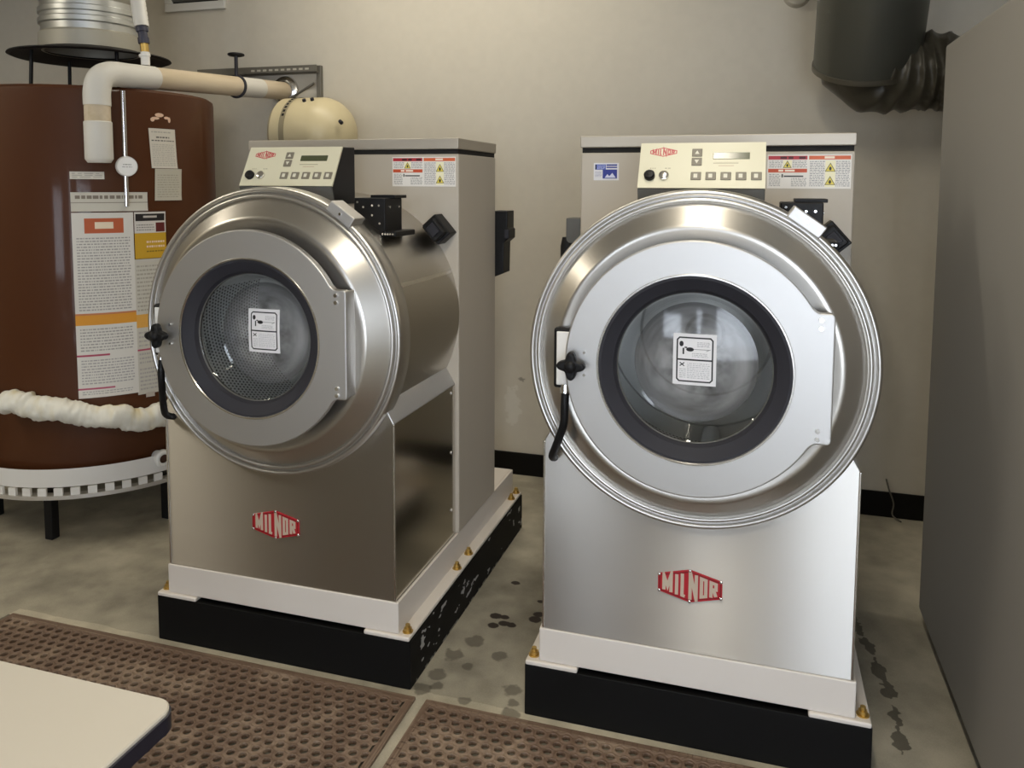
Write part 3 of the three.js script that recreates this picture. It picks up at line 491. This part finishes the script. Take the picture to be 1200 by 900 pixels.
  const port = part(h, 'burner_port', latheZ([[0.019, -0.06], [0.019, 0.012], [0.028, 0.014], [0.036, 0.008], [0.037, -0.01], [0.022, -0.012], [0.022, -0.06]], 32, 0.6).rotateY(Math.PI / 2).translate(HR + 0.062, 0.322, 0).rotateY(-0.42), M.white);
  part(port, 'port_core', new THREE.CylinderGeometry(0.0195, 0.0195, 0.01, 24).rotateZ(Math.PI / 2).translate(HR + 0.062, 0.322, 0).rotateY(-0.42), std(lin(0.05, 0.018, 0.008), 0.7));
  // round dial hanging in front of the side
  {
    const dt = canvasTex(128, 128, (g, w, hh) => { g.fillStyle = '#f3f3f3'; g.fillRect(0, 0, w, hh); greek(g, 36, 46, 56, 12, 1, '#555'); greek(g, 30, 64, 68, 10, 1, '#888'); });
    const dg = part(h, 'dial', new THREE.CylinderGeometry(0.040, 0.042, 0.014, 40).rotateX(Math.PI / 2).rotateY(Math.PI / 2).translate(HR + 0.022, 1.563, 0).rotateY(-0.585), M.white);
    part(dg, 'dial_face', uvPlane(new THREE.CircleGeometry(0.036, 40), 0, 1, 0.072, 0.072, -0.036, -0.036).rotateY(Math.PI / 2).translate(HR + 0.0295, 1.563, 0).rotateY(-0.585), std(0xffffff, 0.4, 0, { map: dt }));
    part(h, 'highlight_rod', rod([HR + 0.012, 1.40, 0], [HR + 0.012, 1.87, 0], 0.010).rotateY(-0.59), std(lin(0.75, 0.74, 0.78), 0.2, 1));  // bright metal rod standing in for the window highlight on the tank
  }
}
// flue: galvanised pipe with black draft hood, standing over the heater
{
  const f = thing('flue_pipe', 'galvanised flue pipe with a black draft hood above the brown heater', 'flue', [HX, 1.893, HZ]);
  const galv = std(lin(0.50, 0.51, 0.50), 0.38, 0.85);
  part(f, 'flue_tube', latheY([[0.195, 0.27], [0.20, 0.27], [0.20, 0.30], [0.21, 0.305], [0.21, 0.325], [0.203, 0.33], [0.203, 0.345], [0.21, 0.35], [0.21, 0.37], [0.20, 0.375], [0.20, 0.40], [0.245, 0.47], [0.25, 0.50], [0.25, 1.106]], 64, 0.5), galv);
  part(f, 'draft_hood', latheY([[0.335, 0.168], [0.332, 0.173], [0.225, 0.192], [0.21, 0.20], [0.20, 0.19], [0.22, 0.182], [0.32, 0.162], [0.335, 0.168]], 72, 0.5), std(lin(0.012, 0.010, 0.009), 0.7));
  part(f, 'hood_collar', latheY([[0.19, 0.19], [0.212, 0.19], [0.212, 0.262], [0.20, 0.272], [0.19, 0.272]], 64, 0.4), std(lin(0.40, 0.38, 0.32), 0.5, 0.3));
  for (let i = 0; i < 4; i++) { const a = 0.4 + i * Math.PI / 2; part(f, 'hood_leg', rod([0.26 * Math.cos(a), 0, 0.26 * Math.sin(a)], [0.25 * Math.cos(a), 0.185, 0.25 * Math.sin(a)], 0.008), M.blackPlastic); }
}
// insulated pipe from the wall to the heater
{
  const p = thing('insulated_pipe', 'cream insulated pipe running from the wall over the heater', 'pipe', [0, 0, 0]);
  const tan = dataTex(256, 64, (u, v) => { const k = fbm(u * 10, v * 4, 4); return [0.62 + 0.2 * (k - 0.5), 0.52 + 0.2 * (k - 0.5), 0.38 + 0.22 * (k - 0.5)]; });
  const tanM = std(0xffffff, 0.7, 0, { map: tan }), pale = std(lin(0.70, 0.68, 0.63), 0.6);
  const Z = (t) => [-2.474 + (-2.503 + 2.474) * t, 1.998 + (1.935 - 1.998) * t, -3.85 + (-2.685 + 3.85) * t];
  part(p, 'pipe_run', rod(Z(0.0), Z(0.86), 0.048, 28), tanM);
  part(p, 'pipe_joint', rod(Z(0.20), Z(0.36), 0.0495, 28), pale);
  const E = Z(0.84), el = part(p, 'elbow', tube([E, Z(0.95), [-2.504, 1.93, -2.63], [-2.506, 1.905, -2.585], [-2.508, 1.86, -2.57], [-2.508, 1.80, -2.568]], 0.0505, 40, 24), pale);
  part(p, 'drop_pipe', rod([-2.508, 1.83, -2.568], [-2.508, 1.73, -2.568], 0.048, 24), tanM);
  part(p, 'drop_fitting', latheY([[0.0001, -0.16], [0.042, -0.16], [0.052, -0.145], [0.052, 0], [0.048, 0.004]], 28).translate(-2.508, 1.735, -2.568), pale);
  const esc = part(p, 'wall_flange', latheZ([[0.05, 0.028], [0.062, 0.026], [0.078, 0.014], [0.082, 0.002], [0.05, 0.0]], 40).translate(-2.474, 1.998, RZ0), M.steelTrim);
  const cl = Z(0.36), clamp = part(p, 'pipe_clamp', new THREE.TorusGeometry(0.052, 0.007, 10, 32).translate(...cl), M.rubber);
  part(clamp, 'clamp_stem', rod([cl[0], cl[1] + 0.05, cl[2]], [cl[0], cl[1] + 0.15, cl[2]], 0.009), M.rubber);
  const wh = [new THREE.TorusGeometry(0.034, 0.007, 8, 28).rotateX(Math.PI / 2).translate(cl[0], cl[1] + 0.155, cl[2])];
  for (let i = 0; i < 3; i++) wh.push(rod([cl[0], cl[1] + 0.155, cl[2]], [cl[0] + 0.034 * Math.cos(i * 2.1), cl[1] + 0.155, cl[2] + 0.034 * Math.sin(i * 2.1)], 0.006, 8));
  part(clamp, 'valve_handle', merge(wh), M.blackPlastic);
}
// thin gauge tube standing on the pipe
{
  const x = -2.50, z = -2.83, g = thing('tube_thermometer', 'white tube thermometer with blue coupling rising from the cream pipe', 'thermometer', [x, 1.995, z]);
  const tt = canvasTex(64, 256, (c, w, h) => { c.fillStyle = '#dcdad4'; c.fillRect(0, 0, w, h); c.fillStyle = '#55524e'; for (let i = 0; i < 16; i++) c.fillRect(20, 8 + i * 15, i % 3 ? 10 : 22, 4); });
  part(g, 'white_stub', merge([rod([0, 0, 0], [0, 0.055, 0], 0.018), rod([-0.002, 0.035, 0], [-0.004, 0.045, 0.0], 0.023)]), M.white);
  part(g, 'brass_fitting', rod([-0.001, 0.055, 0], [-0.004, 0.095, 0], 0.0175, 6), M.brass);
  part(g, 'coupling', merge([rod([-0.004, 0.09, 0], [-0.007, 0.115, 0], 0.023, 8), rod([-0.007, 0.115, 0], [-0.011, 0.14, 0], 0.019, 16), rod([-0.011, 0.14, 0], [-0.014, 0.162, 0], 0.025, 8)]), std(lin(0.03, 0.032, 0.06), 0.4));
  const t = part(g, 'scale_tube', rod([-0.014, 0.16, 0], [-0.085, 0.50, -0.03], 0.030, 20), std(0xffffff, 0.4, 0, { map: tt }));
  part(t, 'top_cap', new THREE.SphereGeometry(0.031, 16, 12).translate(-0.085, 0.50, -0.03), M.blackPlastic);
}
// cream pressure tank behind the left machine, and its slotted steel bracket
{
  const r = 0.185, g = thing('pressure_tank', 'cream rounded pressure tank behind the machine beside the heater', 'tank', [-2.14, 1.745, -3.62]);
  const paint = std(lin(0.60, 0.52, 0.33), 0.4);
  const prof = [[0.0001, -0.20], [0.13, -0.20], [0.165, -0.193], [r, -0.17], [r, 0.03]]; for (let i = 1; i <= 14; i++) { const a = i / 14 * Math.PI / 2; prof.push([Math.max(0.0001, r * Math.cos(a)), 0.03 + 0.165 * Math.sin(a)]); }
  part(g, 'tank_shell', latheY(prof, 64, 0.5).rotateZ(-Math.PI / 2), paint);
  part(g, 'strap', crease(new THREE.CylinderGeometry(r + 0.003, r + 0.003, 0.03, 64, 1, true).rotateZ(Math.PI / 2).translate(-0.10, 0, 0), 0.5), std(lin(0.30, 0.26, 0.17), 0.5));
  for (let i = 0; i < 7; i++) { const a = 0.3 + i * 0.13; part(g, 'strap_slot', new THREE.BoxGeometry(0.012, 0.004, 0.012).translate(-0.10, r + 0.003, 0).rotateX(a), M.blackGap); }
  for (const [x, a] of [[-0.02, 0.55], [0.02, 0.5], [0.19, 1.15]]) part(g, 'bolt_head', new THREE.CylinderGeometry(0.009, 0.010, 0.02, 8).translate(0, x > 0.1 ? 0.125 : r + 0.002, 0).rotateX(a).translate(x, 0, 0), M.rubber);
  part(g, 'end_flange', latheY([[0.0001, -0.225], [0.05, -0.225], [0.06, -0.215], [0.06, -0.197]], 32).rotateZ(-Math.PI / 2), M.rubber);
  part(g, 'wall_mount', rbox(-0.06, 0.06, -0.05, 0.05, -0.23, -0.15, 0.004), M.rubber);
  const b = thing('slotted_bracket', 'dark slotted steel angle bracket above the cream tank', 'bracket', [0, 0, 0]);
  const st = std(lin(0.20, 0.19, 0.165), 0.5, 0.6);
  const rail = part(b, 'rail', merge([rbox(-3.0, -2.248, 2.085, 2.090, -3.849, -3.79, 0.001, 1), rbox(-3.0, -2.248, 2.085, 2.125, -3.795, -3.79, 0.001, 1)]), st);
  for (let i = 0; i < 10; i++) part(rail, 'slot', box(-2.65 + i * 0.037, -2.628 + i * 0.037, 2.100, 2.110, -3.7905, -3.7892), std(lin(0.5, 0.47, 0.40), 0.7));
  part(b, 'post', rbox(-2.267, -2.242, 1.90, 2.125, -3.846, -3.82, 0.002, 1), st);
  part(b, 'brace', rod([-2.275, 2.03, -3.81], [-2.42, 1.95, -3.80], 0.007, 8), st);
}
// ---------------------------------------------------------------- wall and ceiling fittings
{
  const v = thing('wall_vent', 'white framed louvred vent high on the back wall', 'vent', [-3.04, 2.66, RZ0]);
  const w = 0.20, h = 0.20, t = 0.045;
  part(v, 'vent_frame', merge([rbox(-w, w, -h, -h + t, 0, 0.02, 0.004), rbox(-w, w, h - t, h, 0, 0.02, 0.004), rbox(-w, -w + t, -h + t, h - t, 0, 0.02, 0.004), rbox(w - t, w, -h + t, h - t, 0, 0.02, 0.004)]), std(lin(0.66, 0.65, 0.62), 0.5));
  part(v, 'vent_backing', box(-w + t, w - t, -h + t, h - t, 0, 0.002), M.blackGap);
  for (let i = 0; i < 8; i++) part(v, 'louvre', new THREE.BoxGeometry(2 * (w - t), 0.024, 0.002).rotateX(0.7).translate(0, -h + t + 0.02 + i * 0.038, 0.011), M.grey);
}
solo('wall_fitting', 'small round pale fitting on the wall beside the dark duct', 'fitting', latheZ([[0.0001, 0.045], [0.03, 0.042], [0.052, 0.03], [0.058, 0.012], [0.062, 0.0]], 40).translate(0.15, 2.35, RZ0), std(lin(0.5, 0.47, 0.40), 0.5));
{
  const X = 0.405, Zd = -3.5, r = 0.198, d = thing('air_duct', 'dark metal air duct with a crumpled flexible end at upper right', 'duct', [X, 0, Zd]);
  const dm = std(lin(0.095, 0.097, 0.082), 0.42, 0.5);
  const lean = (g) => g.translate(0, -1.985, 0).rotateX(0.5).translate(0, 1.985, 0);       // the duct leans out from the wall as it rises
  part(d, 'duct_tube', lean(latheY([[r - 0.004, 1.985], [r, 1.985], [r, 3.03]], 64, 0.4)), dm);
  part(d, 'clamp_band', lean(latheY([[r + 0.001, 1.966], [r + 0.005, 1.968], [r + 0.005, 1.986], [r + 0.001, 1.988]], 64, 0.4)), std(lin(0.16, 0.15, 0.12), 0.4, 0.7));
  // crumpled flexible hose turning to the right and back to the wall
  const c = new THREE.CatmullRomCurve3([[0, 2.08, 0.05], [0, 2.02, 0.02], [0.03, 1.972, 0], [0.14, 1.945, 0], [0.30, 1.925, 0.02], [0.47, 1.87, 0.10], [0.57, 1.78, 0.24], [0.60, 1.68, 0.42], [0.60, 1.62, 0.55]].map((q) => new THREE.Vector3(...q)));
  const g = new THREE.TubeGeometry(c, 200, r + 0.004, 64), p = g.attributes.position, n = g.attributes.normal, uvv = g.attributes.uv;
  const sm = p.clone();
  for (let i = 0; i < p.count; i++) {
    const t = uvv.getX(i), a = uvv.getY(i) * 2 * Math.PI, ca = 1.6 * Math.cos(a), sa = 1.6 * Math.sin(a);
    let k = -0.014 * Math.abs(Math.sin(t * 64 + 1.3 * Math.sin(a * 2 + t * 6))) - 0.05 * Math.pow(fbm(t * 9 + ca, sa + t * 7, 3), 2) ; k *= Math.min(1, t * 12); k -= 0.03 * Math.min(1, Math.max(0, t - 0.08) * 6); if (t < 0.06) k -= 0.006;
    p.setXYZ(i, p.getX(i) + n.getX(i) * k, p.getY(i) + n.getY(i) * k, p.getZ(i) + n.getZ(i) * k);
  }
  g.computeVertexNormals();
  part(d, 'flexible_hose', g, std(lin(0.058, 0.052, 0.038), 0.38, 0.1, { side: THREE.DoubleSide }));
}
// invented dryer at the right, added to shade wall and floor; the hose leads to it
{
  const d = thing('added_dryer', 'added grey dryer at the right edge that shades the wall and floor', 'dryer', [0.57, 0, -2.9]);
  const body = std(lin(0.30, 0.29, 0.27), 0.6), f = 1.25, W = 0.95;
  part(d, 'body', rbox(0, W, 0.06, 1.95, 0, f, 0.012), body);
  part(d, 'toe_kick', box(0.03, W - 0.03, 0, 0.07, 0.03, f - 0.04), M.blackPlastic);
  const dr = part(d, 'door', latheZ([[0.0001, 0.012], [0.20, 0.012], [0.22, 0.04], [0.30, 0.045], [0.31, 0.0]], 64).translate(W / 2, 1.0, f), M.steelDoor);
  part(dr, 'door_handle', rbox(0.13, 0.16, 0.92, 1.08, f + 0.03, f + 0.07, 0.008), M.blackPlastic);
  part(d, 'control_strip', rbox(0.06, W - 0.06, 1.70, 1.85, f - 0.002, f + 0.012, 0.004), M.grey);
}
solo('loose_wire', 'thin dark wire hanging over the black cove base', 'wire', tube([[0.60, 0.175, RZ0 + 0.004], [0.612, 0.13, RZ0 + 0.022], [0.632, 0.07, RZ0 + 0.024], [0.628, 0.02, RZ0 + 0.03], [0.66, 0.005, RZ0 + 0.06]], 0.0035, 24, 6), std(lin(0.12, 0.11, 0.09), 0.6));

renderer.render(scene, camera);
